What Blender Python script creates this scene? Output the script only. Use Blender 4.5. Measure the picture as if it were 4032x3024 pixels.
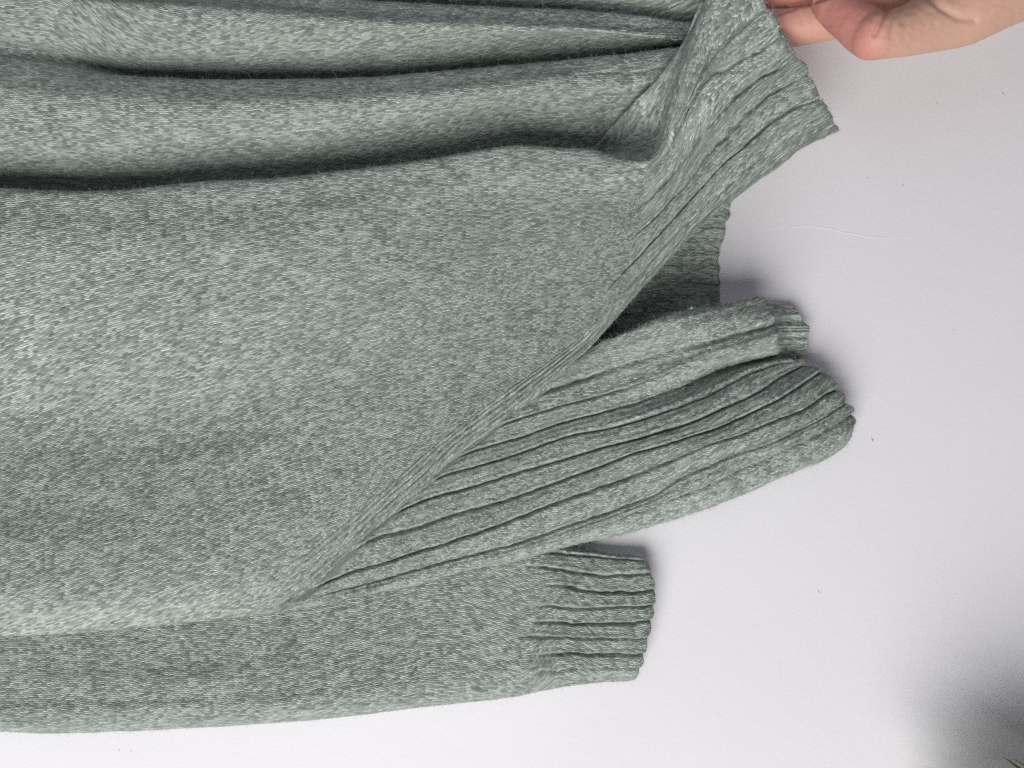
import bpy, math, random
import numpy as np
from mathutils import Matrix, Vector

for _o in list(bpy.data.objects):
    bpy.data.objects.remove(_o, do_unlink=True)

# ------------------------------------------------------------------ frame of reference
# The sweater hangs on a white wall and the phone was turned on its side: picture right is
# down in the room.  Shapes are laid out in units of K metres as (x right, y down, w off the wall).
K = 0.00054
DIST = 740.0
SC = bpy.context.scene
COL = SC.collection
rng = np.random.default_rng(7)
random.seed(7)

def world(P):
    """(x, y, w) layout units -> room metres"""
    P = np.asarray(P, float)
    return np.stack([(384.0 - P[..., 1]) * K, -P[..., 2] * K, 1.2 - (P[..., 0] - 512.0) * K], -1)

def place(P):
    """measured (x, y) at distance w off the wall -> layout (x, y, w)"""
    P = np.array(P, float)
    f = 1.0 - P[..., 2:3] / DIST
    P[..., 0:1] = 512 + (P[..., 0:1] - 512) * f
    P[..., 1:2] = 384 + (P[..., 1:2] - 384) * f
    return P

# ------------------------------------------------------------------ camera, light, exposure
cam_d = bpy.data.cameras.new('camera')
cam_d.lens = 26.0; cam_d.sensor_width = 36.0; cam_d.clip_start = 0.01; cam_d.clip_end = 50
cam = bpy.data.objects.new('camera', cam_d); COL.objects.link(cam)
cam.matrix_world = Matrix(((0, 1, 0, 0), (0, 0, -1, -DIST * K), (-1, 0, 0, 1.2), (0, 0, 0, 1)))
SC.camera = cam

wd = bpy.data.worlds.new('World'); SC.world = wd; wd.use_nodes = True
bg = wd.node_tree.nodes['Background']
bg.inputs[0].default_value = (0.97, 0.96, 1.0, 1); bg.inputs[1].default_value = 0.03

def area_lamp(name, pos, target, size, power, color):
    d = bpy.data.lights.new(name, 'AREA'); d.shape = 'RECTANGLE'; d.size, d.size_y = size
    d.energy = power; d.color = color
    o = bpy.data.objects.new(name, d); COL.objects.link(o)
    p = Vector(world(pos)); t = Vector(world(target))
    o.location = p; o.rotation_euler = (t - p).to_track_quat('-Z', 'Y').to_euler()
    return o
# the window beside the wall: soft daylight from picture bottom and in front
area_lamp('window_light', (-150, 2550, 2080), (480, 420, 0), (1.25, 1.25), 36.0, (1.0, 0.98, 0.955))
# weaker cool fill lamp, added opposite the window to lift the shadows
area_lamp('fill_light', (350, -700, 1700), (600, 300, 0), (1.0, 1.0), 2.4, (0.88, 0.88, 1.0))

SC.view_settings.view_transform = 'Standard'
SC.view_settings.look = 'None'
SC.view_settings.exposure = 0.0
SC.view_settings.gamma = 1.0
SC.cycles.max_bounces = 6
SC.cycles.use_denoising = False

# ------------------------------------------------------------------ node helpers
def new_mat(name):
    m = bpy.data.materials.new(name); m.use_nodes = True
    return m, m.node_tree.nodes, m.node_tree.links, m.node_tree.nodes['Principled BSDF']

class G:
    """small wrapper for math nodes"""
    def __init__(s, m): s.n = m.node_tree.nodes; s.l = m.node_tree.links
    def val(s, sock, v):
        if isinstance(v, (int, float)): sock.default_value = v
        else: s.l.new(v, sock)
    def m(s, op, a, b=0.0, c=0.0):
        q = s.n.new('ShaderNodeMath'); q.operation = op
        for i, v in enumerate((a, b, c)): s.val(q.inputs[i], v)
        return q.outputs[0]
    def xyz(s, a, b, c=0.0):
        q = s.n.new('ShaderNodeCombineXYZ')
        for i, v in enumerate((a, b, c)): s.val(q.inputs[i], v)
        return q.outputs[0]
    def noise(s, vec, scale=1.0, detail=2.0, rough=0.5):
        q = s.n.new('ShaderNodeTexNoise'); s.l.new(vec, q.inputs['Vector'])
        q.inputs['Scale'].default_value = scale; q.inputs['Detail'].default_value = detail
        q.inputs['Roughness'].default_value = rough
        return q.outputs['Fac']
    def white(s, vec):
        q = s.n.new('ShaderNodeTexWhiteNoise'); q.noise_dimensions = '3D'; s.l.new(vec, q.inputs['Vector'])
        return q.outputs['Value']
    def ramp(s, fac, stops):
        q = s.n.new('ShaderNodeValToRGB'); s.val(q.inputs[0], fac)
        while len(q.color_ramp.elements) < len(stops): q.color_ramp.elements.new(0.5)
        for e, (p, c) in zip(q.color_ramp.elements, stops):
            e.position = p; e.color = (*c, 1)
        return q.outputs[0]
    def mix(s, fac, a, b, mode='MIX'):
        q = s.n.new('ShaderNodeMix'); q.data_type = 'RGBA'; q.blend_type = mode
        s.val(q.inputs['Factor'], fac)
        for k, v in ((6, a), (7, b)):
            if isinstance(v, tuple): q.inputs[k].default_value = (*v, 1)
            else: s.l.new(v, q.inputs[k])
        return q.outputs[2]

WALE, COURSE = 3.4, 4.4      # stitch width and height in layout units

def knit_material(name, stitch=1.0, su=0.21, sv=0.60):
    """heathered wool: V shaped stitches from the fabric's own u (along) and v (across) lengths"""
    m, n, l, b = new_mat(name); g = G(m)
    uv = n.new('ShaderNodeUVMap'); uv.uv_map = 'fabric'
    sep = n.new('ShaderNodeSeparateXYZ'); l.new(uv.outputs[0], sep.inputs[0])
    U0, V0 = sep.outputs[0], sep.outputs[1]
    base = g.xyz(U0, V0)
    wob = g.noise(base, 0.09, 2.0); wob2 = g.noise(g.xyz(V0, U0, 31.0), 0.22, 2.0)
    V = g.m('ADD', V0, g.m('MULTIPLY', g.m('SUBTRACT', wob, 0.5), 1.8))
    V = g.m('ADD', V, g.m('MULTIPLY', g.m('SUBTRACT', wob2, 0.5), 0.9))
    U = g.m('ADD', U0, g.m('MULTIPLY', g.m('SUBTRACT', wob2, 0.5), 2.0))
    vw = g.m('DIVIDE', V, WALE)
    fv = g.m('FRACT', vw)
    tri = g.m('ABSOLUTE', g.m('SUBTRACT', fv, 0.5))            # 0 in the middle of a wale, .5 between
    uc = g.m('ADD', g.m('DIVIDE', U, COURSE), g.m('MULTIPLY', tri, 1.1))
    fu = g.m('FRACT', uc)
    legs = g.m('SINE', g.m('MULTIPLY', g.m('FRACT', g.m('MULTIPLY', vw, 2.0)), math.pi))
    along = g.m('SINE', g.m('MULTIPLY', fu, math.pi))
    pat = g.m('MULTIPLY', g.m('POWER', legs, 0.7), g.m('POWER', along, 0.5))
    cell = g.xyz(g.m('FLOOR', uc), g.m('FLOOR', g.m('MULTIPLY', vw, 2.0)), 3.0)
    rnd = g.white(cell)
    streak = g.noise(g.xyz(g.m('MULTIPLY', U, su), g.m('MULTIPLY', V, sv), g.m('MULTIPLY', tri, 0.6)), 1.0, 3.0, 0.65)
    fuzz = g.noise(base, 0.85, 2.0, 0.6)
    h = g.m('ADD', g.m('MULTIPLY', pat, g.m('MULTIPLY_ADD', rnd, 0.8, 0.95 * stitch)), g.m('MULTIPLY', streak, 0.6))
    h = g.m('ADD', h, g.m('MULTIPLY', fuzz, 0.45))
    bump = n.new('ShaderNodeBump'); bump.inputs['Strength'].default_value = 1.0
    bump.inputs['Distance'].default_value = 0.76 * K
    l.new(h, bump.inputs['Height']); l.new(bump.outputs[0], b.inputs['Normal'])
    # heather: each stitch its own shade, larger soft clouds of lighter and darker yarn
    cloud = g.noise(base, 0.035, 3.0, 0.6)
    cloud2 = g.noise(g.xyz(U0, V0, 9.0), 0.13, 2.0, 0.6)
    f = g.m('MULTIPLY_ADD', g.m('SUBTRACT', rnd, 0.5), 0.68, 0.5)
    f = g.m('ADD', f, g.m('MULTIPLY', g.m('SUBTRACT', streak, 0.5), 0.4))
    f = g.m('ADD', f, g.m('MULTIPLY', g.m('SUBTRACT', cloud, 0.5), 0.35))
    f = g.m('ADD', f, g.m('MULTIPLY', g.m('SUBTRACT', cloud2, 0.5), 0.22))
    f = g.m('ADD', f, g.m('MULTIPLY', g.m('SUBTRACT', fuzz, 0.5), 0.5))
    c = g.ramp(f, [(0.0, (0.090, 0.118, 0.106)), (0.40, (0.305, 0.368, 0.330)), (0.62, (0.480, 0.553, 0.506)), (1.0, (0.82, 0.88, 0.84))])
    hue = g.noise(g.xyz(U0, V0, 40.0), 0.012, 2.0)
    c = g.mix(g.m('MULTIPLY', hue, 0.2), c, (0.38, 0.37, 0.33))
    l.new(c, b.inputs['Base Color'])
    b.inputs['Roughness'].default_value = 0.95
    b.inputs['Specular IOR Level'].default_value = 0.12
    b.inputs['Sheen Weight'].default_value = 0.18
    b.inputs['Sheen Roughness'].default_value = 0.45
    b.inputs['Sheen Tint'].default_value = (0.80, 0.90, 0.84, 1)
    return m

def wall_material():
    m, n, l, b = new_mat('white_wall_paint'); g = G(m)
    tc = n.new('ShaderNodeTexCoord')
    big = g.noise(tc.outputs['Object'], 6.0, 3.0)
    fine = g.noise(tc.outputs['Object'], 420.0, 3.0, 0.6)
    mid = g.noise(tc.outputs['Object'], 90.0, 3.0, 0.6)
    c = g.ramp(big, [(0.3, (0.785, 0.782, 0.822)), (0.7, (0.82, 0.816, 0.855))])
    l.new(c, b.inputs['Base Color'])
    b.inputs['Roughness'].default_value = 0.62
    b.inputs['Specular IOR Level'].default_value = 0.25
    bump = n.new('ShaderNodeBump'); bump.inputs['Strength'].default_value = 0.38
    bump.inputs['Distance'].default_value = 0.00028
    l.new(g.m('ADD', fine, g.m('MULTIPLY', mid, 1.2)), bump.inputs['Height'])
    l.new(bump.outputs[0], b.inputs['Normal'])
    return m

def plain_material(name, color, rough=0.8, sheen=0.0, noise_scale=0, amount=0.2):
    m, n, l, b = new_mat(name); g = G(m)
    if noise_scale:
        tc = n.new('ShaderNodeTexCoord')
        f = g.noise(tc.outputs['Object'], noise_scale, 3.0)
        lo = tuple(c * (1 - amount) for c in color); hi = tuple(min(1, c * (1 + amount)) for c in color)
        l.new(g.ramp(f, [(0.3, lo), (0.7, hi)]), b.inputs['Base Color'])
    else:
        b.inputs['Base Color'].default_value = (*color, 1)
    b.inputs['Roughness'].default_value = rough
    b.inputs['Sheen Weight'].default_value = sheen
    return m

def skin_material():
    m, n, l, b = new_mat('skin'); g = G(m)
    at = n.new('ShaderNodeAttribute'); at.attribute_name = 'flush'
    tc = n.new('ShaderNodeTexCoord')
    mott = g.noise(tc.outputs['Object'], 160.0, 3.0, 0.6)
    pores = g.noise(tc.outputs['Object'], 1500.0, 2.0, 0.6)
    c = g.mix(at.outputs['Fac'], (0.60, 0.37, 0.28), (0.63, 0.26, 0.225))
    c = g.mix(g.m('MULTIPLY', mott, 0.30), c, (0.62, 0.33, 0.25))
    l.new(c, b.inputs['Base Color'])
    b.inputs['Roughness'].default_value = 0.52
    b.inputs['Specular IOR Level'].default_value = 0.35
    b.inputs['Subsurface Weight'].default_value = 0.12
    b.inputs['Subsurface Radius'].default_value = (0.006, 0.0025, 0.0015)
    b.inputs['Subsurface Scale'].default_value = 0.6
    bump = n.new('ShaderNodeBump'); bump.inputs['Strength'].default_value = 0.25
    bump.inputs['Distance'].default_value = 0.0003
    l.new(g.m('ADD', pores, g.m('MULTIPLY', mott, 1.5)), bump.inputs['Height'])
    l.new(bump.outputs[0], b.inputs['Normal'])
    return m

# ------------------------------------------------------------------ surface helpers
def hermite(knots, vals, q):
    """smooth curve through vals (n,...) at increasing knots, sampled at q"""
    knots = np.asarray(knots, float); vals = np.asarray(vals, float); q = np.clip(np.asarray(q, float), knots[0], knots[-1])
    d = np.diff(knots); sh = (-1,) + (1,) * (vals.ndim - 1)
    sl = np.diff(vals, axis=0) / d.reshape(sh)
    m = np.empty_like(vals)
    m[0] = sl[0]; m[-1] = sl[-1]
    if len(knots) > 2:
        a = d[:-1].reshape(sh); c = d[1:].reshape(sh)
        m[1:-1] = (sl[:-1] * c + sl[1:] * a) / (a + c)
    i = np.clip(np.searchsorted(knots, q, side='right') - 1, 0, len(knots) - 2)
    h = d[i]; t = ((q - knots[i]) / h).reshape(sh); h = h.reshape(sh)
    return ((2 * t**3 - 3 * t**2 + 1) * vals[i] + (t**3 - 2 * t**2 + t) * h * m[i]
            + (-2 * t**3 + 3 * t**2) * vals[i + 1] + (t**3 - t**2) * h * m[i + 1])

def chain(pts):
    """fill in missing w values of a point list by linear interpolation along its length"""
    P = [list(p) for p in pts]
    xy = np.array([p[:2] for p in P], float)
    L = np.concatenate([[0], np.cumsum(np.hypot(*np.diff(xy, axis=0).T))])
    kw = [i for i, p in enumerate(P) if len(p) > 2]
    w = np.interp(L, L[kw], [P[i][2] for i in kw])
    return np.column_stack([xy, w]), L

def curve(pts, mark=None, smark=0.73, q=None):
    """resample a curve at s values q; 'mark' is an x value reached at s = smark"""
    P, L = chain(pts)
    k = L / L[-1]
    if mark is not None:
        lm = np.interp(mark, P[:, 0], L) if np.all(np.diff(P[:, 0]) > 0) else L[int(np.argmin(abs(P[:, 0] - mark)))]
        qq = np.where(q < smark, q / smark * lm, lm + (q - smark) / (1 - smark) * (L[-1] - lm)) / L[-1]
    else:
        qq = q
    # a light smoothing keeps hand-measured points from kinking
    dense = np.linspace(0, 1, 600)
    C = hermite(k, P, dense)
    ker = np.hanning(23); ker /= ker.sum()
    pad = 11
    Cp = np.concatenate([2 * C[:1] - C[pad:0:-1], C, 2 * C[-1:] - C[-2:-pad - 2:-1]])
    S = np.stack([np.convolve(Cp[:, j], ker, 'valid') for j in range(3)], 1)
    return np.stack([np.interp(qq, dense, S[:, j]) for j in range(3)], 1)

def normals(Pg, flip=False):
    a = np.gradient(Pg, axis=1); b = np.gradient(Pg, axis=0)
    # layout axes are (right, down, out): flip y for a right handed cross product
    A = a * (1, -1, 1); B = b * (1, -1, 1)
    N = np.cross(A, B); N /= np.linalg.norm(N, axis=2, keepdims=True) + 1e-9
    if flip: N = -N
    return N * (1, -1, 1)

def smoothstep(a, b, x):
    t = np.clip((x - a) / (b - a), 0, 1); return t * t * (3 - 2 * t)

def vnoise(x, y, seed=0):
    """smooth 2D value noise"""
    r = np.random.default_rng(seed).random((64, 64))
    xi = np.floor(x).astype(int); yi = np.floor(y).astype(int)
    fx = x - xi; fy = y - yi; fx = fx * fx * (3 - 2 * fx); fy = fy * fy * (3 - 2 * fy)
    g = lambda i, j: r[i % 64, j % 64]
    return ((g(xi, yi) * (1 - fx) + g(xi + 1, yi) * fx) * (1 - fy)
            + (g(xi, yi + 1) * (1 - fx) + g(xi + 1, yi + 1) * fx) * fy) * 2 - 1

def rib_profile(t, width=0.075, ridge=0.4):
    """knitted rib: broad flat rib, a furry raised shoulder, then a narrow deep groove at whole t"""
    f = t - np.round(t)
    return -np.exp(-(f / width) ** 2) + ridge * np.exp(-((f - 0.16) / 0.10) ** 2) + 0.25 * np.cos(2 * np.pi * (f - 0.5))

def grid_object(name, Pg, N, UV, mat, parent, thick=3.2, cols=None, rims=(1, 1, 1, 1), flip=False, UVB=None, maskB=None):
    """one cloth piece from a grid of layout points: outer face, inner face and edges"""
    if cols is not None:
        Pg, N, UV = Pg[:, cols], N[:, cols], UV[:, cols]
        if UVB is not None: UVB, maskB = UVB[:, cols], maskB[:, cols]
    R, Cn = Pg.shape[:2]
    outer = world(Pg).reshape(-1, 3); inner = world(Pg - N * thick).reshape(-1, 3)
    V = np.concatenate([outer, inner]); n0 = R * Cn
    idx = np.arange(n0).reshape(R, Cn)
    q = np.stack([idx[:-1, :-1], idx[:-1, 1:], idx[1:, 1:], idx[1:, :-1]], -1).reshape(-1, 4)
    F = [q, q[:, ::-1] + n0]
    def rim(e, rev):
        f = np.stack([e[:-1], e[:-1] + n0, e[1:] + n0, e[1:]], -1)
        return f[:, ::-1] if rev else f
    if rims[0]: F.append(rim(idx[0], False))
    if rims[1]: F.append(rim(idx[:, -1], False))
    if rims[2]: F.append(rim(idx[-1], True))
    if rims[3]: F.append(rim(idx[:, 0], True))
    F = np.concatenate(F)
    if flip: F = F[:, ::-1]
    me = bpy.data.meshes.new(name)
    me.vertices.add(len(V)); me.vertices.foreach_set('co', V.ravel())
    me.loops.add(F.size); me.loops.foreach_set('vertex_index', F.ravel().astype(np.int32))
    me.polygons.add(len(F)); me.polygons.foreach_set('loop_start', np.arange(0, F.size, 4, dtype=np.int32))
    me.polygons.foreach_set('loop_total', np.full(len(F), 4, dtype=np.int32))
    me.polygons.foreach_set('use_smooth', np.ones(len(F), dtype=bool))
    uvv = np.concatenate([UV.reshape(-1, 2)] * 2)
    lay = me.uv_layers.new(name='fabric'); uvl = uvv[F.ravel()]
    if UVB is not None:       # faces of the shaped edge band take the other set as a whole
        pick = np.concatenate([maskB.ravel()] * 2)[F].min(axis=1)
        uvl = np.where(np.repeat(pick, 4)[:, None], np.concatenate([UVB.reshape(-1, 2)] * 2)[F.ravel()], uvl)
    lay.data.foreach_set('uv', uvl.ravel())
    me.update(); me.validate()
    me.materials.append(mat)
    o = bpy.data.objects.new(name, me); COL.objects.link(o)
    if parent is not None:
        o.parent = parent; o.matrix_parent_inverse = parent.matrix_world.inverted()
    return o

def mesh_object(name, V, F, mat, parent=None, smooth=True):
    me = bpy.data.meshes.new(name); me.from_pydata([tuple(v) for v in V], [], [tuple(f) for f in F]); me.update()
    if smooth: me.polygons.foreach_set('use_smooth', np.ones(len(me.polygons), dtype=bool))
    me.materials.append(mat)
    o = bpy.data.objects.new(name, me); COL.objects.link(o)
    if parent is not None:
        o.parent = parent; o.matrix_parent_inverse = parent.matrix_world.inverted()
    return o

def loft(curves, knots, ns, nt, mark_s=0.73, tq=None):
    """curves: list of (points, mark) ordered along t -> grid [t, s]"""
    q = np.linspace(0, 1, ns)
    rows = np.stack([place(curve(c, m, mark_s, q)) for c, m in curves])
    if tq is None: tq = np.linspace(knots[0], knots[-1], nt)
    return hermite(knots, rows, tq), tq, q

def arc(Pg, axis):
    d = np.linalg.norm(np.diff(Pg, axis=axis), axis=2)
    z = np.zeros((1, Pg.shape[1])) if axis == 0 else np.zeros((Pg.shape[0], 1))
    return np.concatenate([z, np.cumsum(d, axis=axis)], axis=axis)

def extend(Pg, step=14.0, n=24):
    """carry a cloth grid straight on past its first column, upwards towards the shoulders"""
    k = np.arange(n, 0, -1)[None, :, None]
    sway = np.stack([-k * step, 5 * np.sin(k * 0.17) * np.ones_like(k), 0 * k], -1)[:, :, 0]
    return np.concatenate([Pg[:, :1] + sway, Pg], axis=1)

# ------------------------------------------------------------------ materials
M_KNIT = knit_material('sage_heather_knit')
M_RIB = knit_material('sage_heather_rib', 0.6, 0.30, 0.42)
M_FUZZ = plain_material('wool_fibre', (0.40, 0.46, 0.42), 0.9, 0.3)
M_WALL = wall_material()
M_SKIN = skin_material()
M_NAIL = plain_material('fingernail', (0.50, 0.30, 0.25), 0.4)
M_LEAF = plain_material('olive_blade', (0.27, 0.30, 0.06), 0.55, 0, 60, 0.35)

# ------------------------------------------------------------------ wall
def build_wall():
    x0, x1, y0, y1 = -900, 1900, -900, 1700
    pts = [(x0, y0, 0), (x1, y0, 0), (x1, y1, 0), (x0, y1, 0), (x0, y0, -150), (x1, y0, -150), (x1, y1, -150), (x0, y1, -150)]
    o = mesh_object('wall', world(pts), [(3, 2, 1, 0), (4, 5, 6, 7), (0, 1, 5, 4), (1, 2, 6, 5), (2, 3, 7, 6), (3, 0, 4, 7)], M_WALL, smooth=False)
    o['kind'] = 'structure'; o['label'] = 'plain white painted wall behind the sweater'
    # small marks on the paint
    def blot(name, x, y, rx, ry, ang, mat):
        n = 14; vs = []
        for w in (0.02, 0.25):
            for k in range(n):
                a = 2 * math.pi * k / n; r = 1 + 0.25 * math.sin(3 * a + x) + 0.12 * math.sin(5 * a)
                px, py = rx * r * math.cos(a), ry * r * math.sin(a)
                c, q = math.cos(ang), math.sin(ang)
                vs.append((x + px * c - py * q, y + px * q + py * c, w if w < .1 else w * 0.6))
        fs = [tuple(range(2 * n - 1, n - 1, -1))] + [(k, (k + 1) % n, n + (k + 1) % n, n + k) for k in range(n)]
        mesh_object(name, world(vs), fs, mat, o)
    tan = plain_material('tan_smudge', (0.80, 0.73, 0.64), 0.8, 0, 900, 0.15)
    grey = plain_material('grey_scuff', (0.70, 0.69, 0.70), 0.8, 0, 900, 0.15)
    blot('smudge', 872.5, 438, 3.4, 0.9, 1.35, tan)
    for x, y, rx, ry, an in ((936, 101, 3.0, 0.4, 1.0), (1003, 93, 2.2, 0.5, 0.5), (819, 591, 2.0, 0.7, 1.2), (868, 178, 2.0, 0.35, 0.4),
                             (903, 184, 1.6, 0.4, 1.4), (780, 668, 9.0, 0.3, 1.5), (119, 750, 1.2, 0.4, 1.2), (131, 751, 1.0, 0.4, 1.4), (955, 330, 1.3, 0.4, .3)):
        blot('scuff', x, y, rx, ry, an, grey)
    # a hairline ridge in the plaster
    cr = [(740,228.5),(765,227),(790,226),(818,226.5),(840,231),(862,235.5),(880,237.5),(905,236.5),(925,238.5),(945,238)]
    P_, L_ = chain([(*c, 0.0) for c in cr]); C_ = hermite(L_, P_, np.linspace(0, L_[-1], 60))
    vs, fs = [], []
    for i, c in enumerate(C_):
        h = 0.5 * math.sin(math.pi * i / 59) * (0.7 + 0.3 * math.sin(i * 1.7)); j = 0.5 * math.sin(i * 0.9)
        vs += [(c[0], c[1] + j - 0.9, -0.05), (c[0], c[1] + j, h), (c[0], c[1] + j + 0.9, -0.05)]
        if i: fs += [(3 * i - 3, 3 * i - 2, 3 * i + 1, 3 * i), (3 * i - 2, 3 * i - 1, 3 * i + 2, 3 * i + 1)]
    mesh_object('plaster_ridge', world(vs), fs, M_WALL, o)
    return o
build_wall()

# ------------------------------------------------------------------ sweater
sweater = bpy.data.objects.new('sweater', None); COL.objects.link(sweater)
sweater.location = Vector(world((500, 400, 0))); sweater.empty_display_size = 0.05
sweater['label'] = 'sage green heathered wool sweater with ribbed hem hanging against the white wall'
sweater['category'] = 'sweater'
bpy.context.view_layer.update()

FUZZ = []          # (base point, normal, tangent) samples for loose fibres
def sample_fuzz(Pg, N, n, rows=None, cols=None, edge=False):
    R, C = Pg.shape[:2]; n = int(n * 2.4)
    i = rng.integers(*(rows or (0, R)), n); j = rng.integers(*(cols or (0, C)), n)
    FUZZ.append(np.concatenate([Pg[i, j], N[i, j]], 1))

# ---- front panel --------------------------------------------------
lipB = [(-60,186),(0,188),(103,190),(207,181),(256,179),(372,167),(441,157),(499,147),(512,145.5),(558,147),(593,149.5)]
lipA = [(-60,50),(0,57),(60,66),(120,75),(190,78.4),(293,79),(381,76),(418,73),(512,64.5),(593,56.7),(680,46),(712,41)]
lip0 = [(-60,-25),(150,-15),(300,-6),(372,0),(406,2),(512,7),(593,11),(651,17),(695,23),(722,25)]
def shift(L, dy, ws):
    """a copy of a lip line moved by dy, with w from (x, w) pairs"""
    xs = [a for a, _ in ws]; vs = [b for _, b in ws]
    return [(p[0], p[1] + (dy if np.isscalar(dy) else np.interp(p[0], *zip(*dy))), float(np.interp(p[0], xs, vs))) for p in L]

front = []
def F_(t, pts, mark):
    # the lifted hem tips forward towards its upper end
    tip = float(np.interp(t, (-1, -0.25, 0.35, 1, 2, 3, 4, 5, 6, 6.5, 7.2, 7.9, 8.4), (-7, -6, -3, 0, 4, 8, 12, 15, 16, 10, 8, 5, 0)))
    pts = [p if len(p) < 3 else (p[0], p[1], p[2] + tip * float(np.clip((p[0] - 600) / 90, 0, 1))) for p in pts]
    front.append((t, pts, mark))
# bottom fold line, then the shaped diagonal edge, then the edge of the side slit up to the hem corner
edge0 = [(-60,637,32),(83,633),(165,625),(234,617,29),(268,610,33),(316,581,44),(350,549),(383,516,50),(421,485),(453,453,52),(510,411,53),(558,372),(594,342,58),(616,318,64.48),(635,296),(657,272,75.64),(691,236,83.08),(730,202,88.66),(760,179),(785,162),(799,149),(820,139),(842,130,94.24)]
under0 = [(p[0] + (0 if p[0] < 260 else 5 if p[0] < 590 else -2), p[1] - (14 if p[0] < 240 else -5 if p[0] < 590 else 2)) + ((p[2] - (22 if p[0] < 240 else 4 if p[0] < 590 else 5),) if len(p) > 2 else ()) for p in edge0]
F_(-1.0, under0, 622)
F_(-0.6, edge0, 622)
F_(-0.25, [(-60,623,52),(83,618),(165,609),(225,600,51),(268,582,50),(310,556,50),(350,524,51),(400,480,52),(453,434,53),(510,392,54),(565,352,56),(600,322,60),(625,296,66.96),(648,270),(670,246,77.5),(705,212),(738,184,88.04),(765,164),(790,146),(808,131),(835,117,93.62)], 618)
F_(0.35, [(-60,600,69),(83,592),(165,581),(228,566,61),(280,544,55),(320,520,53),(362,487),(405,453,52),(455,416),(510,378),(563,339,55),(598,310),(625,282,65.72),(652,252),(680,222,77.5),(712,189),(737,166,87.42),(757,153),(777,135),(795,124),(828,107,93)], 617)
F_(1.0, [(-60,556,68),(83,548),(165,542),(234,530,59),(290,524),(330,498,53),(370,468),(410,438),(455,403,51),(510,366),(560,328,55),(595,300),(625,270,64.48),(655,238),(690,200,77.5),(719,169,83.7),(736,152),(750,142,87.42),(769,125),(783,115),(794,108),(822,97,91.76)], 616)
F_(2.0, [(-60,486,45),(100,478),(220,460),(320,432,46),(400,396,49),(480,352),(540,310,54),(590,272),(630,240,62),(665,207),(692,177,73.16),(710,153),(727,135,80.6),(744,119),(769,96),(785,86),(806,76),(811,74,90.52)], 622)
F_(2.5, [(-60,426,35),(100,420),(240,406,38),(340,376),(420,343,53),(480,312),(545,278,55),(600,248),(640,222,62.62),(672,193),(692,166,73.16),(708,143),(723,126,80.6),(740,109),(765,88),(785,76),(806,64,90.52)], 628)
F_(3.0, [(-60,345,65),(100,340),(240,329,64),(360,312),(460,283,64),(540,254,61),(600,227),(640,204,63.86),(670,179),(692,152,74.4),(706,133),(718,118,81.84),(735,99.5),(760,80),(785,65),(799,55,89.9)], 630)
F_(4.0, [(-60,256,85),(150,254),(300,242,83),(420,219),(500,202,66),(560,194),(600,193,66),(634,186),(656,170,70.06),(672,147),(682,124,79.36),(692,101),(707,81,85.56),(724,69),(740,60),(754,52),(780,36),(784,30,89.9)], 634)
F_(5.0, [(-60,212,80),(150,214),(300,202,79),(430,181),(500,169,76),(560,167),(600,170,76),(634,171),(655,162,75.64),(668,146),(678,128,83.08),(687,108),(698,84,88.04),(711,62),(727,42),(746,24),(768,4,89.9)], 636)
F_(6.0, [p + (67,) if i == 0 else p for i, p in enumerate(lipB)] + [(610,154.5,68.2),(639,158,70.68),(652,158,75.64),(662,145,80.6),(667,121,84.32),(676,93,87.42),(683,69,89.28),(692,46),(697,29),(708,3,90.52),(722,-20),(740,-45,89.28)], 640)
F_(6.5, [(p[0], p[1] + 7, 44) for p in lipB] + [(612,158,44),(636,156,44),(652,150,58),(661,138,64.48),(664,118,69.44),(671,93,73.16),(680,66,75.64),(690,40,78.12),(700,14,79.36),(716,-20,80.6),(732,-45,80.6)], 644)
F_(7.2, [(p[0], p[1] + 14, 18) for p in lipB] + [(606,153,24),(628,146,26),(645,136,38),(652,122,48),(660,104,54),(670,84,60),(680,60,64.48),(692,32,68.2),(702,8,70.68),(716,-24,73.16),(728,-45,73.16)], 640)
F_(7.9, [(p[0], p[1] + 16, 10) for p in lipB[:-1]] + [(580,152,20),(594,148,24),(603,136.5,32),(628,109,46),(644,91),(660,74,56),(680,46,63.24),(697,17,66.96),(706,-10,68.2),(714,-45,69.44)], 628)
F_(8.4, [(p[0], p[1] + 14, 8) for p in lipB[:-1]] + [(575,157,14),(600,146,16),(625,122,20),(650,94,22),(672,66,26),(692,34,30),(704,4,32),(716,-20,34)], 628)
F_(8.9, shift(lipB, 3, [(-60,12),(593,10)]) + [(620,136,18),(650,112,18),(676,86,20),(700,60,20),(722,40,20)], 600)
F_(9.4, shift(lipB, [(-60,-24),(250,-28),(593,-32)], [(-60,46),(593,38)]) + [(640,104,32),(680,82,28),(722,62,24)], 600)
F_(10.4, [(-60,100,69),(60,108),(150,114),(256,112,70),(372,105),(441,99),(512,91,66),(593,84,58),(640,86),(680,74,44),(722,64,34)], 590)
F_(11.4, shift(lipA, [(-60,20),(120,12),(593,10)], [(-60,60),(120,63),(512,61),(593,54),(712,42)]), 588)
F_(12.0, shift(lipA, 0, [(-60,48),(60,49),(120,50),(512,48),(593,44),(712,36)]), 588)
F_(12.5, shift(lipA, [(-60,-4),(60,-3),(120,2),(190,4),(712,3)], [(-60,42),(60,40),(120,34),(190,30),(712,20)]), 588)
F_(13.0, shift(lipA, [(-60,-14),(60,-12),(120,-2),(190,2),(712,2)], [(-60,44),(60,36),(120,18),(190,8),(712,8)]), 588)
F_(13.5, shift(lipA, [(-60,-22),(120,-22),(593,-18),(712,-8)], [(-60,54),(120,44),(300,38),(712,24)]), 588)
F_(14.5, [(-60,-12,70),(0,-9),(100,3),(190,10,71),(293,18),(381,24),(512,28,60),(593,30,53),(660,36,46),(718,36,36)], 588)
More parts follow.
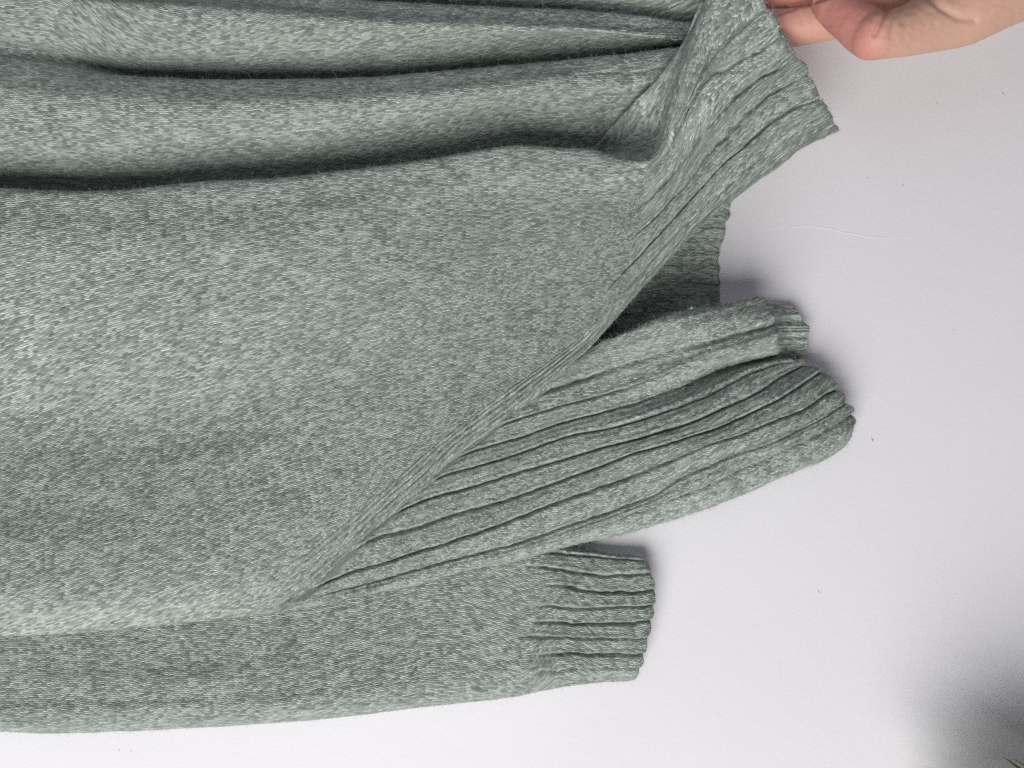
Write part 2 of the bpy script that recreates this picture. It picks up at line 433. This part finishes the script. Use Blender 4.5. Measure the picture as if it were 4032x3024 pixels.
F_(15.2, shift(lip0, 11, [(-60,60),(512,53),(720,37)]), 588)
F_(15.7, shift(lip0, 0, [(-60,48),(512,43),(720,32)]), 588)
F_(16.2, shift(lip0, 6, [(-60,24),(720,16)]), 588)
F_(16.7, shift(lip0, 0, [(-60,16),(720,12)]), 588)
F_(17.3, shift(lip0, -14, [(-60,40),(720,24)]), 588)
F_(18.4, shift(lip0, -50, [(-60,56),(720,36)]), 588)
F_(20.0, shift(lip0, -110, [(-60,40),(720,26)]), 588)
F_(21.0, shift(lip0, -140, [(-60,12),(720,10)]), 588)

def build_front():
    kn = [f[0] for f in front]
    P0, tq, sq = loft([(f[1], f[2]) for f in front], kn, 430, 0, tq=np.concatenate([np.linspace(-1, 0.4, 110), np.linspace(0.4, 8, 290)[1:], np.linspace(8, 21, 210)[1:]]))
    T, S = np.meshgrid(tq, sq, indexing='ij')
    N0 = normals(P0)
    # long soft ripples in the cloth
    P0 = P0 + N0 * (1.3 * vnoise(P0[..., 0] / 60 + 3, P0[..., 1] / 34, 4) * smoothstep(8, 3, T) * smoothstep(-0.6, 0.3, T) + 0.5 * vnoise(P0[..., 0] / 14, P0[..., 1] / 12, 5) * smoothstep(-0.6, -0.2, T))[..., None]
    # ribbing near the hem
    amp = smoothstep(0.70, 0.80, S + 0.02 * vnoise(T * 1.0, S * 0 + 2, 9)) * np.where(T < 7.0, 1.0, 0.35)
    tw = T + 0.07 * vnoise(P0[..., 0] / 16, T * 1.7, 3) + 0.05 * vnoise(P0[..., 0] / 6, T * 2, 13)
    N0 = normals(P0)
    amp = amp * (0.2 * smoothstep(-0.5, -0.2, T) + 0.8 * smoothstep(0.2, 0.9, T)); fr = tw - np.round(tw)
    rp = -np.exp(-(fr / 0.062) ** 2) * 6.0 * (1 + 0.5 * vnoise(P0[..., 0] / 22, np.round(tw) * 3.3, 14)) + 0.6 * np.cos(2 * np.pi * (fr - 0.5))
    P0 = P0 + N0 * (rp * amp * (1 - 0.6 * smoothstep(0.95, 1.0, S)))[..., None]
    # a raised pair of stitch columns beside the shaped diagonal edge
    nearD = smoothstep(0.3, 0.36, S) * smoothstep(0.72, 0.66, S)
    P0 = P0 + N0 * (nearD * 0.9 * np.cos(2 * np.pi * (T + 0.6) / 0.10) * smoothstep(-0.10, -0.2, T) * smoothstep(-0.62, -0.55, T))[..., None]
    # wavering knitted hem
    e = smoothstep(0.985, 1.0, S)
    P0[..., 0] += e * 1.0 * vnoise(T * 5.0, T * 0, 21) + e * np.cos(2 * np.pi * T) * -0.5
    P0[..., 0] -= 3.5 * smoothstep(0.975, 1.0, S) * smoothstep(0.3, -0.6, T)
    ed = smoothstep(-0.45, -0.6, T) * smoothstep(0.64, 0.72, S)
    P0[..., 1] += ed * 0.4 * vnoise(S * 110, S * 0, 22)
    N = normals(P0); P0 = P0 - N * (1.6 * smoothstep(0.988, 1.0, S) ** 2 * smoothstep(-0.6, 0.2, T))[..., None]; N = normals(P0)
    n0 = P0.shape[1]; P0 = extend(P0); ex = P0.shape[1] - n0; N = normals(P0)
    S = np.concatenate([np.zeros((S.shape[0], ex)), S], 1); T = np.concatenate([T[:, :1].repeat(ex, 1), T], 1); sq = S[0]
    U = arc(P0, 1); A = arc(P0, 0)
    i5 = int(np.argmin(abs(tq + 0.6))); i10 = int(np.argmin(abs(tq - 10.4))); i7 = int(np.argmin(abs(tq - 8.2)))
    Vv = A - A[i5:i5 + 1]
    Vv[i7:] = (A - A[i10:i10 + 1])[i7:] + 900
    th = np.radians(2 + 16 * smoothstep(110, 440, P0[..., 1]))
    fan = -P0[..., 1] - (P0[..., 0] - 200) * np.tan(th) + 700
    plain = (T < 7.4) & (T > -1.2 + 1.02 * smoothstep(0.22, 0.34, S))
    Vh = np.where(T < 8.0, T * 23.0, Vv); UVh = np.stack([U, Vh], -1)
    UV = np.stack([U, Vv], -1); UVp = np.stack([U, fan], -1)
    cut = ex + int(np.argmin(abs(sq[ex:] - 0.745)))
    fp = grid_object('front_panel', P0, N, UV, M_KNIT, sweater, UVB=UVp, maskB=plain, cols=slice(0, cut + 1), rims=(1, 0, 1, 1))
    hr = grid_object('hem_ribbing', P0, N, UVh, M_RIB, fp, cols=slice(cut, None), rims=(1, 1, 1, 0))
    fp['label'] = 'plain knitted front panel falling in long soft folds'
    hr['label'] = 'ribbed front hem lifted away from the wall by the hand'
    sample_fuzz(P0, N, 2600)
    nr = P0.shape[0]; nc = P0.shape[1]
    r_e = (int(np.argmin(abs(tq + 0.62))), int(np.argmin(abs(tq + 0.5))))
    sample_fuzz(P0, N, 1500, rows=r_e, cols=(int(nc * .3), nc))
    sample_fuzz(P0, N, 700, rows=r_e, cols=(0, int(nc * .4)))
    sample_fuzz(P0, N, 500, cols=(nc - 3, nc), rows=(0, int(np.argmin(abs(tq - 6)))))
    for tv in (5.9, 12.0, 15.7):
        i = int(np.argmin(abs(tq - tv))); sample_fuzz(P0, N, 500, rows=(i - 5, i + 3))
    return fp
build_front()

# ---- ribbed side panel ---------------------------------------------
side = [
 (0,  [(584,349,52),(598,340.5,54),(628,330,70),(662,320,82),(697,310,78),(720,305,64),(749,297),(764,292,40)]),
 (0.5,[(552,377,52),(580,362),(606,353,58),(640,344,70),(680,333,78),(720,322,66),(750,314),(772,307,48)]),
 (1,  [(516,404,51),(545,392,53),(570,385),(593,378),(628,367,57),(657,357.5),(686,350.6),(720,340,60),(750,332),(778,323,56)]),
 (2,  [(490,429,50.5),(512,422,52),(552,409.5),(593,399),(633,387.5,54),(662,377),(680,369),(697,363,56),(732,354),(760,346),(779,340,58)]),
 (2.5,[(474,444,50),(512,430,50),(564,415),(610,403,50),(651,390),(685,377,42),(704,369),(727,361,36),(755,353),(779,348,38)]),
 (3,  [(456,457,50),(480,449,51),(512,440),(564,423),(610,411,49),(651,399),(685,386,34),(704,377),(727,368,24),(755,361),(781,355,22)]),
 (4,  [(410,493,49),(440,478,50),(480,466),(512,456),(564,438),(610,428,52),(657,414),(704,396,48),(733,381),(752,372,40),(775,364),(800,361,32)]),
 (5,  [(380,520,48),(420,503,50),(470,488),(512,475),(558,462),(604.6,447.5,54),(662.5,431.5),(703,417.5,57),(733,404),(769,386,44),(781,377),(807,364,25)]),
 (6,  [(342,554,46),(370,541,48),(410,530),(460,514),(512,499),(547,486),(593,469.6,54),(639,453),(686,439,60),(715,430),(750,414),(785,397,48),(808,382),(825,370,26)]),
 (7,  [(304,591,41),(340,578,46),(380,565),(420,553),(460,540),(512,521.7,53),(570,499.7),(616,483.5,53),(662,466),(709,446.5,58),(733,439),(773,423,52),(814,405),(826,396),(840,388,28)]),
 (8,  [(275,608,35),(330,594,41),(380,581),(430,567),(464,558),(512,546,48),(570,526),(616,511),(657,495,47),(674,484),(697,473,49),(732,458),(768,446,48),(802,429.6),(825,418),(849,403,28)]),
 (9,  [(262,613,26),(340,599,38),(430,579),(512,555.5,44),(570,537),(640,513),(700,491,43),(750,468),(800,444,37),(830,429),(856,414,24)]),
 (9.6,[(258,614.5,22),(302,607.5,27),(348,596.5),(418,584),(464,569.5),(512,560.5,33),(570,544),(616,534),(686,513.5,30),(743,492),(785,473),(825,454,26),(854,429,26)]),
 (10, [(254,614,16),(302,607.5,18),(348,596),(418,583.5),(464,569.5),(512,561.5,20),(570,545.5),(616,536),(686,515),(743,494,13),(785,475),(825,460),(849,445,12)]),
 (10.6,[(250,606,8),(348,586,9),(464,560),(570,536,8),(686,505),(785,466),(836,440,5)]),
 (11.5,[(250,570,6),(348,550,6),(464,524),(570,500,5),(686,470),(785,435),(826,412,4)]),
]
def build_side():
    kn = [c[0] for c in side]
    P, tq, sq = loft([(c[1], None) for c in side], kn, 420, 430)
    T, S = np.meshgrid(tq, sq, indexing='ij')
    amp = smoothstep(0.0, 0.05, S) * smoothstep(10.0, 9.6, T) * (1 - 0.15 * smoothstep(8.0, 9.3, T))
    tw = T + 0.035 * vnoise(P[..., 0] / 26, T * 1.3, 31) + 0.025 * vnoise(P[..., 0] / 6, T * 2.3, 32)
    # t runs downwards in the picture: the furry shoulder sits just above each groove
    f = tw - np.round(tw)
    deep = 0.95 + 0.3 * vnoise(np.round(tw) * 3.1, S * 3, 33) + 0.35 * smoothstep(0.5, 0.15, S) * smoothstep(5, 7, T)
    prof = -6.6 * deep * np.exp(-(f / 0.068) ** 2) + (1.7 + 0.9 * vnoise(P[..., 0] / 2.3, P[..., 1] / 2.3, 38)) * np.exp(-((f + 0.18) / 0.13) ** 2) - 0.6 * np.exp(-((f - 0.25) / 0.15) ** 2) + 0.9 * np.cos(2 * np.pi * (f - 0.5))
    N = normals(P, flip=True)
    P = P + N * (prof * amp)[..., None] + N * (0.5 * vnoise(P[..., 0] / 10, P[..., 1] / 10, 35))[..., None]
    e = smoothstep(0.985, 1.0, S)
    P[..., 0] += e * (0.6 * vnoise(T * 4.1, T * 0, 36) + 0.7 * np.cos(2 * np.pi * (f - 0.5)))
    P = P - N * (1.6 * smoothstep(0.985, 1.0, S) ** 2)[..., None]
    P[..., 1] += smoothstep(0.12, 0.0, T) * 1.1 * vnoise(S * 60, S * 0, 37)
    N = normals(P, flip=True)
    UV = np.stack([arc(P, 1), arc(P, 0) + 2000], -1)
    o = grid_object('side_panel', P, N, UV, M_RIB, sweater, rims=(1, 1, 1, 1), flip=True)
    o['label'] = 'wide ribbed side panel below the slit, curling at its hem'
    nc = P.shape[1]
    sample_fuzz(P, N, 1200); sample_fuzz(P, N, 700, cols=(nc - 3, nc)); sample_fuzz(P, N, 450, rows=(0, 6))
    i = int(np.argmin(abs(tq - 9.8))); sample_fuzz(P, N, 900, rows=(i - 8, i + 8))
build_side()

# ---- back half of the side panel, seen past the curled hem -----------
def build_side_back():
    cs = [
     (0, [(600,316,6),(700,308,8),(776,303,8),(790,305,8)]),
     (0.5,[(600,322,10),(700,313,11),(776,308,12),(796,310,12)]),
     (1, [(600,335,14),(700,327,16),(780,322,17),(806,322,16)]),
     (2, [(600,350,15),(700,342,18),(780,336,19),(808.5,336,18)]),
     (2.6,[(600,360,14),(700,354,15),(780,349,16),(806,350,15)]),
     (3, [(600,370,14),(700,366,14),(780,361,12),(799,362,12)]),
     (4, [(600,395,8),(700,390,8),(800,385,8),(815,384,8)]),
     (6, [(600,450,6),(700,440,6),(800,430,6),(830,428,6)]),
    ]
    P, tq, sq = loft([(c[1], None) for c in cs], [c[0] for c in cs], 130, 130)
    T, S = np.meshgrid(tq, sq, indexing='ij')
    tw = T + 0.05 * vnoise(P[..., 0] / 14, T, 41)
    f = tw - np.round(tw); N = normals(P, flip=True)
    P = P + N * (-2.6 * np.exp(-(f / 0.11) ** 2) + 0.9 * np.exp(-((f + .2) / .12) ** 2) + 0.5 * np.cos(T * 2 * np.pi * 4))[..., None]
    P[..., 0] += smoothstep(0.97, 1, S) * (0.9 * np.cos(2 * np.pi * (f - .5)) + 0.6 * vnoise(T * 4, T * 0, 42))
    N = normals(P, flip=True)
    o = grid_object('side_panel_back', P, N, np.stack([arc(P, 1), arc(P, 0) + 3000], -1), M_RIB, sweater, flip=True)
    o['label'] = 'shaded inner layer of the side panel behind the curled hem'
build_side_back()

# ---- back panel --------------------------------------------------------
def build_back():
    hem = [(733,-80),(732,60),(733,150),(729.6,204),(731,213),(727,222),(725,235),(720,248),(718.6,258),(720,273),(720,290),(721,304),(722,330)]
    ys = np.linspace(-80, 330, 230)
    hx = np.interp(ys, [h[1] for h in hem], [h[0] for h in hem])
    q = np.concatenate([np.linspace(0, .8, 60), np.linspace(.8, 1, 60)[1:]])
    X = -390 + (hx[:, None] + 390) * q[None]
    Y = np.repeat(ys[:, None], len(q), 1)
    W = 3.5 + 0.6 * vnoise(X / 50, Y / 40, 51)
    P = place(np.stack([X, Y, W], -1)[::-1])
    ys2 = P[..., 1]
    tw = ys2 / 12.5 + 0.05 * vnoise(X / 18, ys2 / 9, 52)
    f = tw - np.round(tw)
    amp = smoothstep(520, 600, P[..., 0])
    P[..., 2] += amp * (-1.8 * np.exp(-(f / 0.16) ** 2) + 0.6 * np.cos(f * 4 * np.pi))
    e = smoothstep(712, 722, P[..., 0])
    P[..., 0] += e * (0.6 * np.cos(2 * np.pi * (f - .5)) + 0.9 * vnoise(ys2 / 7, ys2 * 0, 53) + 0.4 * vnoise(ys2 / 2.5, ys2 * 0, 54))
    N = normals(P)
    o = grid_object('back_panel', P, N, np.stack([arc(P, 1), arc(P, 0) + 4000], -1), M_RIB, sweater)
    o['label'] = 'dark ribbed back hem seen through the side slit'
    sample_fuzz(P, N, 200, cols=(len(q) - 3, len(q)), rows=(0, 110))
build_back()

# ---- sleeve ------------------------------------------------------------
sleeve_c = [
 (-2.0,[(-60,640,2),(300,630,2),(500,596,2),(570,585,2),(643,590,2)]),
 (-0.6,[(-60,592,2),(300,570,2),(480,545,2),(560,548,2),(604,554,2),(642,561,2)]),
 (0,  [(-60,585,6),(300,562,6),(470,536,6),(540,541,8),(560,543,8),(581,547),(604.6,551),(643,556.5,8)]),
 (0.5,[(-60,590,9),(300,568,9),(470,543,10),(540,545.5,13),(556,547.5,14),(583,551),(604.6,554),(645,558,13)]),
 (1,  [(-60,598,11),(300,578,11),(470,552,12),(553,552.7,17),(583,555.4),(646,560,17)]),
 (2,  [(-60,618,10),(300,600,10),(450,574,13),(538,566.5,21),(569.5,571),(601,575.4),(652,574,22)]),
 (3,  [(-60,640,14),(300,622,14),(450,597,17),(539,584,24),(569.5,588),(597,592.6),(655.5,591,24)]),
 (4,  [(-60,657,19),(300,641,19),(450,616,21),(538,605.7,26),(583,609),(654.5,606.5,25)]),
 (5,  [(-60,671,23),(300,655,23),(450,631,24),(536,622,27),(580,625),(652,622.5,26)]),
 (6,  [(-60,685,28),(300,670,28),(450,647,26),(525,637.4,28),(583,639.5),(648.5,639.5,26)]),
 (7,  [(-60,702,32),(300,689,32),(450,668,30),(521,656.7,28),(542,655.3),(645,656,25)]),
 (8,  [(-60,718,35),(300,706,34),(450,688,31),(521,676,28),(569.5,670.5),(641,670,22)]),
 (8.45,[(-60,728,31),(69,728,31),(207,721.5),(305,715.5),(432,700.5,27),(514,690,22),(547,682),(576,678.5),(637.5,676,17)]),
 (8.8,[(-60,734,16),(0,732.5),(69,733.7),(207,727),(305,721),(432,706,15),(473,702),(514,696.7),(547,688.5),(576,684.5),(635.5,680,10)]),
 (9.2,[(-60,729,9),(69,729,9),(207,723),(305,717),(432,702,7),(514,691),(576,679,4),(634,675,3)]),
 (11,[(-60,690,3),(207,685,3),(432,664,3),(576,640,3),(636,636,3)]),
]
def build_sleeve():
    P, tq, sq = loft([(c[1], 532) for c in sleeve_c], [c[0] for c in sleeve_c], 320, 270, 0.80)
    T, S = np.meshgrid(tq, sq, indexing='ij')
    N = normals(P, flip=True)
    P = P + N * (0.8 * vnoise(P[..., 0] / 55, P[..., 1] / 26, 61) + 0.35 * vnoise(P[..., 0] / 12, P[..., 1] / 10, 62))[..., None]
    start = 0.80 + 0.022 * vnoise(np.round(T) * 5.3, T * 0, 63)
    amp = smoothstep(-0.03, 0.055, S - start) * smoothstep(9.1, 8.7, T) * smoothstep(-.3, 0.1, T)
    tw = T + 0.06 * vnoise(P[..., 0] / 15, T * 1.4, 64) + 0.05 * vnoise(P[..., 0] / 5, T * 2.4, 65)
    f = tw - np.round(tw)
    prof = -4.8 * np.exp(-(f / 0.095) ** 2) * (0.85 + 0.3 * vnoise(np.round(tw) * 2.7, S * 9, 66)) + 1.1 * np.exp(-((f + .2) / .13) ** 2) - 0.5 * np.exp(-((f - .25) / .15) ** 2)
    N = normals(P, flip=True)
    P = P + N * (prof * amp)[..., None]
    e = smoothstep(0.985, 1.0, S)
    P[..., 0] += e * (0.5 * vnoise(T * 4.3, T * 0, 67) + 0.7 * np.cos(2 * np.pi * (f - .5)))
    P = P - N * (1.2 * smoothstep(0.985, 1.0, S) ** 2)[..., None]
    N = normals(P, flip=True)
    n0 = P.shape[1]; P = extend(P); ex = P.shape[1] - n0; N = normals(P, flip=True)
    UV = np.stack([arc(P, 1), arc(P, 0) + 5000], -1)
    cut = ex + int(np.argmin(abs(sq - 0.775)))
    s = grid_object('sleeve', P, N, UV, M_KNIT, sweater, thick=1.6, cols=slice(0, cut + 1), rims=(1, 0, 1, 1), flip=True)
    c = grid_object('cuff', P, N, UV, M_KNIT, s, thick=1.6, cols=slice(cut, None), rims=(1, 1, 1, 0), flip=True)
    s['label'] = 'plain knitted sleeve hanging beside the body'
    c['label'] = 'narrow ribbed cuff at the end of the sleeve'
    nc = P.shape[1]
    i = int(np.argmin(abs(tq - 8.8)))
    sample_fuzz(P, N, 900); sample_fuzz(P, N, 700, rows=(i - 5, i + 2)); sample_fuzz(P, N, 400, cols=(nc - 3, nc))
build_sleeve()

# ---- loose fibres ----------------------------------------------------------
def build_fuzz():
    D = np.concatenate(FUZZ); n = len(D)
    base, nor = D[:, :3], D[:, 3:]
    d = nor * rng.uniform(.1, .9, (n, 1)) + rng.normal(0, .75, (n, 3))
    d /= np.linalg.norm(d, axis=1, keepdims=True)
    d += nor * np.clip(0.15 - (d * nor).sum(1, keepdims=True), 0, 2)
    ln = rng.gamma(2.0, 0.7, (n, 1)) + 0.6
    bend = rng.normal(0, .5, (n, 3))
    side_ = np.cross(d, rng.normal(0, 1, (n, 3))); side_ /= np.linalg.norm(side_, axis=1, keepdims=True) + 1e-9
    up = np.cross(d, side_)
    rings = []
    for k, (tt, r) in enumerate(((-.1, .07), (.35, .07), (.7, .06), (1.0, .03))):
        c = base + d * ln * tt + bend * ln * tt * tt
        for a in (0, 2.094, 4.189):
            rings.append(c + (side_ * math.cos(a) + up * math.sin(a)) * r)
    V = world(np.stack(rings, 1)).reshape(-1, 3)
    f = []
    for k in range(3):
        for a in range(3):
            f.append((k * 3 + a, k * 3 + (a + 1) % 3, k * 3 + 3 + (a + 1) % 3, k * 3 + 3 + a))
    F = (np.array(f)[None] + (np.arange(n) * 12)[:, None, None]).reshape(-1, 4)
    me = bpy.data.meshes.new('fuzz')
    me.vertices.add(len(V)); me.vertices.foreach_set('co', V.ravel())
    me.loops.add(F.size); me.loops.foreach_set('vertex_index', F.ravel().astype(np.int32))
    me.polygons.add(len(F)); me.polygons.foreach_set('loop_start', np.arange(0, F.size, 4, dtype=np.int32))
    me.polygons.foreach_set('loop_total', np.full(len(F), 4, dtype=np.int32))
    me.update(); me.materials.append(M_FUZZ)
    o = bpy.data.objects.new('fuzz', me); COL.objects.link(o)
    o.parent = sweater; o.matrix_parent_inverse = sweater.matrix_world.inverted()
    o['kind'] = 'stuff'; o['label'] = 'fine loose wool fibres standing off the knit'
build_fuzz()

# ------------------------------------------------------------------ hand
def build_hand():
    V, F = [], []
    def ball_chain(pts):
        """overlapping rounded rings along a chain of (x, y, w, r) as measured"""
        A = np.array(pts, float)
        L = np.concatenate([[0], np.cumsum(np.linalg.norm(np.diff(A[:, :3], axis=0), axis=1))])
        m = max(8, int(L[-1] / 3)); C = hermite(L, A, np.linspace(0, L[-1], m))
        for x, y, w, r in C:
            c = place([x, y, w]); rr = r * (1 - w / DIST)
            b0 = len(V)
            nu, nv = 10, 14
            for i in range(1, nu):
                th = math.pi * i / nu
                for j in range(nv):
                    ph = 2 * math.pi * j / nv
                    V.append((c[0] + rr * math.sin(th) * math.cos(ph), c[1] + rr * math.sin(th) * math.sin(ph), c[2] + rr * math.cos(th)))
            V.append((c[0], c[1], c[2] + rr)); V.append((c[0], c[1], c[2] - rr))
            top, bot = len(V) - 2, len(V) - 1
            for i in range(nu - 2):
                for j in range(nv):
                    a = b0 + i * nv + j; b_ = b0 + i * nv + (j + 1) % nv
                    F.append((a, a + nv, b_ + nv, b_))
            for j in range(nv):
                F.append((top, b0 + j, b0 + (j + 1) % nv))
                F.append((bot, b0 + (nu - 2) * nv + (j + 1) % nv, b0 + (nu - 2) * nv + j))
    # index and middle finger behind the hem, ring and little finger above the frame
    ball_chain([(738,38,62,13),(752,34,65,16),(775,30,70,18),(800,25,75,19.5),(815,22,79,19.5),(845,15,88,20.5),(880,2,98,22),(915,-14,108,25)])
    ball_chain([(722,0,58,13),(738,-5,61,16),(765,-10,67,18.5),(795,-15,74,20),(840,-26,88,21),(880,-36,99,23),(918,-46,108,26)])
    ball_chain([(748,-46,86,13),(765,-50,88,17),(800,-58,92,19),(850,-68,96,20),(920,-78,108,25)])
    ball_chain([(800,-92,88,12),(820,-95,90,15),(860,-100,95,17),(925,-106,108,23)])
    # thumb: tip in front of the index finger, bent joint, ball of the thumb
    ball_chain([(826,3,108,14),(832,7,111,17),(842,13,117,19.5),(854,22,126,21),(866,31,134,22.5),(874,36,138,23)])
    ball_chain([(875,36,142,23),(890,34,140,23),(910,29,136,25.5),(935,20,132,30),(965,6,130,38),(1000,-16,130,44),(1035,-34,130,47)])
    # palm and wrist
    ball_chain([(915,-18,112,27),(950,-22,118,34),(990,-34,124,42),(1040,-48,128,48),(1100,-72,134,50),(1180,-105,140,52),(1260,-140,146,54)])
    ball_chain([(918,-50,110,28),(960,-56,116,36),(1010,-66,122,42),(1060,-78,128,46),(1140,-105,136,50)])
    ball_chain([(922,-84,108,26),(970,-88,114,34),(1020,-94,120,40),(1080,-104,128,44),(1160,-128,138,48)])
    W = world(np.array(V))
    me = bpy.data.meshes.new('hand'); me.from_pydata([tuple(v) for v in W], [], F); me.update()
    o = bpy.data.objects.new('hand', me); COL.objects.link(o)
    rm = o.modifiers.new('remesh', 'REMESH'); rm.mode = 'VOXEL'; rm.voxel_size = 1.3 * K; rm.adaptivity = 0
    sm = o.modifiers.new('smooth', 'SMOOTH'); sm.factor = 0.5; sm.iterations = 22
    dg = bpy.context.evaluated_depsgraph_get(); dg.update()
    me2 = bpy.data.meshes.new_from_object(o.evaluated_get(dg))
    o.modifiers.clear(); o.data = me2; me2.name = 'hand'
    co = np.empty(len(me2.vertices) * 3); me2.vertices.foreach_get('co', co); co = co.reshape(-1, 3)
    no = np.empty(len(me2.vertices) * 3); me2.vertices.foreach_get('normal', no); no = no.reshape(-1, 3)
    # back to measured coordinates to carve creases and tint the finger ends
    w = -co[:, 1] / K; f = 1 - w / DIST
    mx = 512 + ((1.2 - co[:, 2]) / K) / f; my = 384 + ((384 - co[:, 0] / K) - 384) / f
    front_ = (-no[:, 1] > 0.1)
    def seg(p, q):
        p = np.array(p, float); q = np.array(q, float); d = q - p
        t = np.clip(((mx - p[0]) * d[0] + (my - p[1]) * d[1]) / (d @ d), 0, 1)
        return np.hypot(mx - p[0] - t * d[0], my - p[1] - t * d[1])
    disp = np.zeros(len(co))
    def crease(pts, depth, width, wmin=0):
        d = np.min([seg(a, b) for a, b in zip(pts[:-1], pts[1:])], axis=0)
        disp[:] -= depth * np.exp(-(d / width) ** 2) * front_ * (w > wmin)
    crease([(897,-6),(892,2),(886,12),(881,20),(877,29),(875,34)], 2.7, 3.3, 120)
    crease([(760,18),(776,13),(800,5),(817,0),(840,-8)], 3.4, 2.2, 60)
    crease([(903,4),(897,14),(893,26),(891,36)], 0.9, 3.4, 128)
    crease([(917,-2),(909,10),(905,22)], 0.8, 3.6, 128)
    crease([(930,-4),(942,8),(960,18),(975,20)], 2.0, 4.0, 120)
    crease([(800,6),(802,24),(801,40)], 0.9, 2.0, 90)
    disp += 0.25 * vnoise(mx / 5, my / 4, 71)
    co = co + no * (disp * K)[:, None]
    me2.vertices.foreach_set('co', co.ravel())
    fl = np.clip(smoothstep(900, 868, mx) * (w > 108) * 0.85 + smoothstep(880, 770, mx) * 0.55, 0, 1)
    at = me2.attributes.new('flush', 'FLOAT', 'POINT'); at.data.foreach_set('value', fl.astype(np.float32))
    me2.polygons.foreach_set('use_smooth', np.ones(len(me2.polygons), dtype=bool))
    me2.materials.clear(); me2.materials.append(M_SKIN); me2.update()
    o['label'] = 'bare hand with bent thumb holding up the ribbed hem'
    o['category'] = 'hand'
    # thumb nail on the far side of the thumb, its edge showing along the outline
    C = np.array([(826,3,108,14),(832,7,111,17),(842,13,117,19.5),(854,22,126,21)], float)
    ax = place(C[3, :3]) - place(C[0, :3]); ax /= np.linalg.norm(ax)
    outd = np.array([-0.50, 0.58, -0.75]); outd -= ax * (outd @ ax); outd /= np.linalg.norm(outd)
    bi = np.cross(ax, outd)
    vs, fs = [], []
    nu, nv = 9, 9
    for i in range(nu):
        k = i / (nu - 1) * 2.2; r = np.interp(k, range(4), C[:, 3]); c = np.array([np.interp(k, range(4), C[:, m]) for m in range(3)])
        cc = place(c); rr = r * (1 - c[2] / DIST)
        for j in range(nv):
            a = (j / (nv - 1) - .5) * 1.7
            vs.append(cc + (outd * math.cos(a) + bi * math.sin(a)) * (rr - 0.9 + (0.3 if i == 0 else 0)) - ax * (1.0 if i == 0 else 0))
    for i in range(nu - 1):
        for j in range(nv - 1):
            fs.append((i * nv + j, i * nv + j + 1, (i + 1) * nv + j + 1, (i + 1) * nv + j))
    nl = mesh_object('thumb_nail', world(np.array(vs)), fs, M_NAIL, o)
    so = nl.modifiers.new('thickness', 'SOLIDIFY'); so.thickness = 1.0 * K; so.offset = 0
build_hand()

# ------------------------------------------------------------------ grass plant at the lower corner
def build_plant():
    root = bpy.data.objects.new('grass_plant', None); COL.objects.link(root)
    root.location = Vector(world((1330, 1040, 110))); root.empty_display_size = 0.03
    root['label'] = 'olive green grass plant with thin blade tips poking in at the bottom corner'
    root['category'] = 'plant'
    bpy.context.view_layer.update()
    def blade(base, tip, sag, width):
        base = np.array(base, float); tip = np.array(tip, float)
        n = 14; vs, fs = [], []
        d = tip - base; sd = np.cross(d, (0, 0, 1.0)); sd /= np.linalg.norm(sd)
        for i in range(n):
            t = i / (n - 1)
            c = base + d * t + np.array(sag) * math.sin(math.pi * t) 
            wv = width * min(1.0, (1 - t) * 13 + 0.05) * (0.75 + .25 * t)
            vs += [c - sd * wv, c + np.array((0, 0, -wv * .35)), c + sd * wv, c + np.array((0, 0, wv * .12))]
        for i in range(n - 1):
            for a in range(4):
                fs.append((4 * i + a, 4 * i + (a + 1) % 4, 4 * i + 4 + (a + 1) % 4, 4 * i + 4 + a))
        fs.append((0, 1, 2, 3)); fs.append(tuple(4 * n - 4 + k for k in (3, 2, 1, 0)))
        mesh_object('blade', world(np.array(vs)), fs, M_LEAF, root)
    base = np.array((1330, 1040, 110.))
    def img(x, y, w): return place([x, y, w])
    blade(base, img(1004.5, 757.5, 62), (10, -6, 6), 3.0)
    blade(base + (6, 4, -10), img(1012, 757.8, 40), (6, -30, 4), 1.3)
    blade(base + (8, -6, -12), img(1021, 757.6, 36), (4, -26, 4), 1.1)
    r = random.Random(5)
    for i in range(125):
        tip = img(r.uniform(915, 1110), r.uniform(800, 880), r.uniform(30, 150))
        blade(base + (r.uniform(-14, 14), r.uniform(-14, 14), r.uniform(-14, 14)), tip, (r.uniform(-10, 10), r.uniform(-10, 25), r.uniform(-12, 25)), r.uniform(2.2, 4.6))
build_plant()
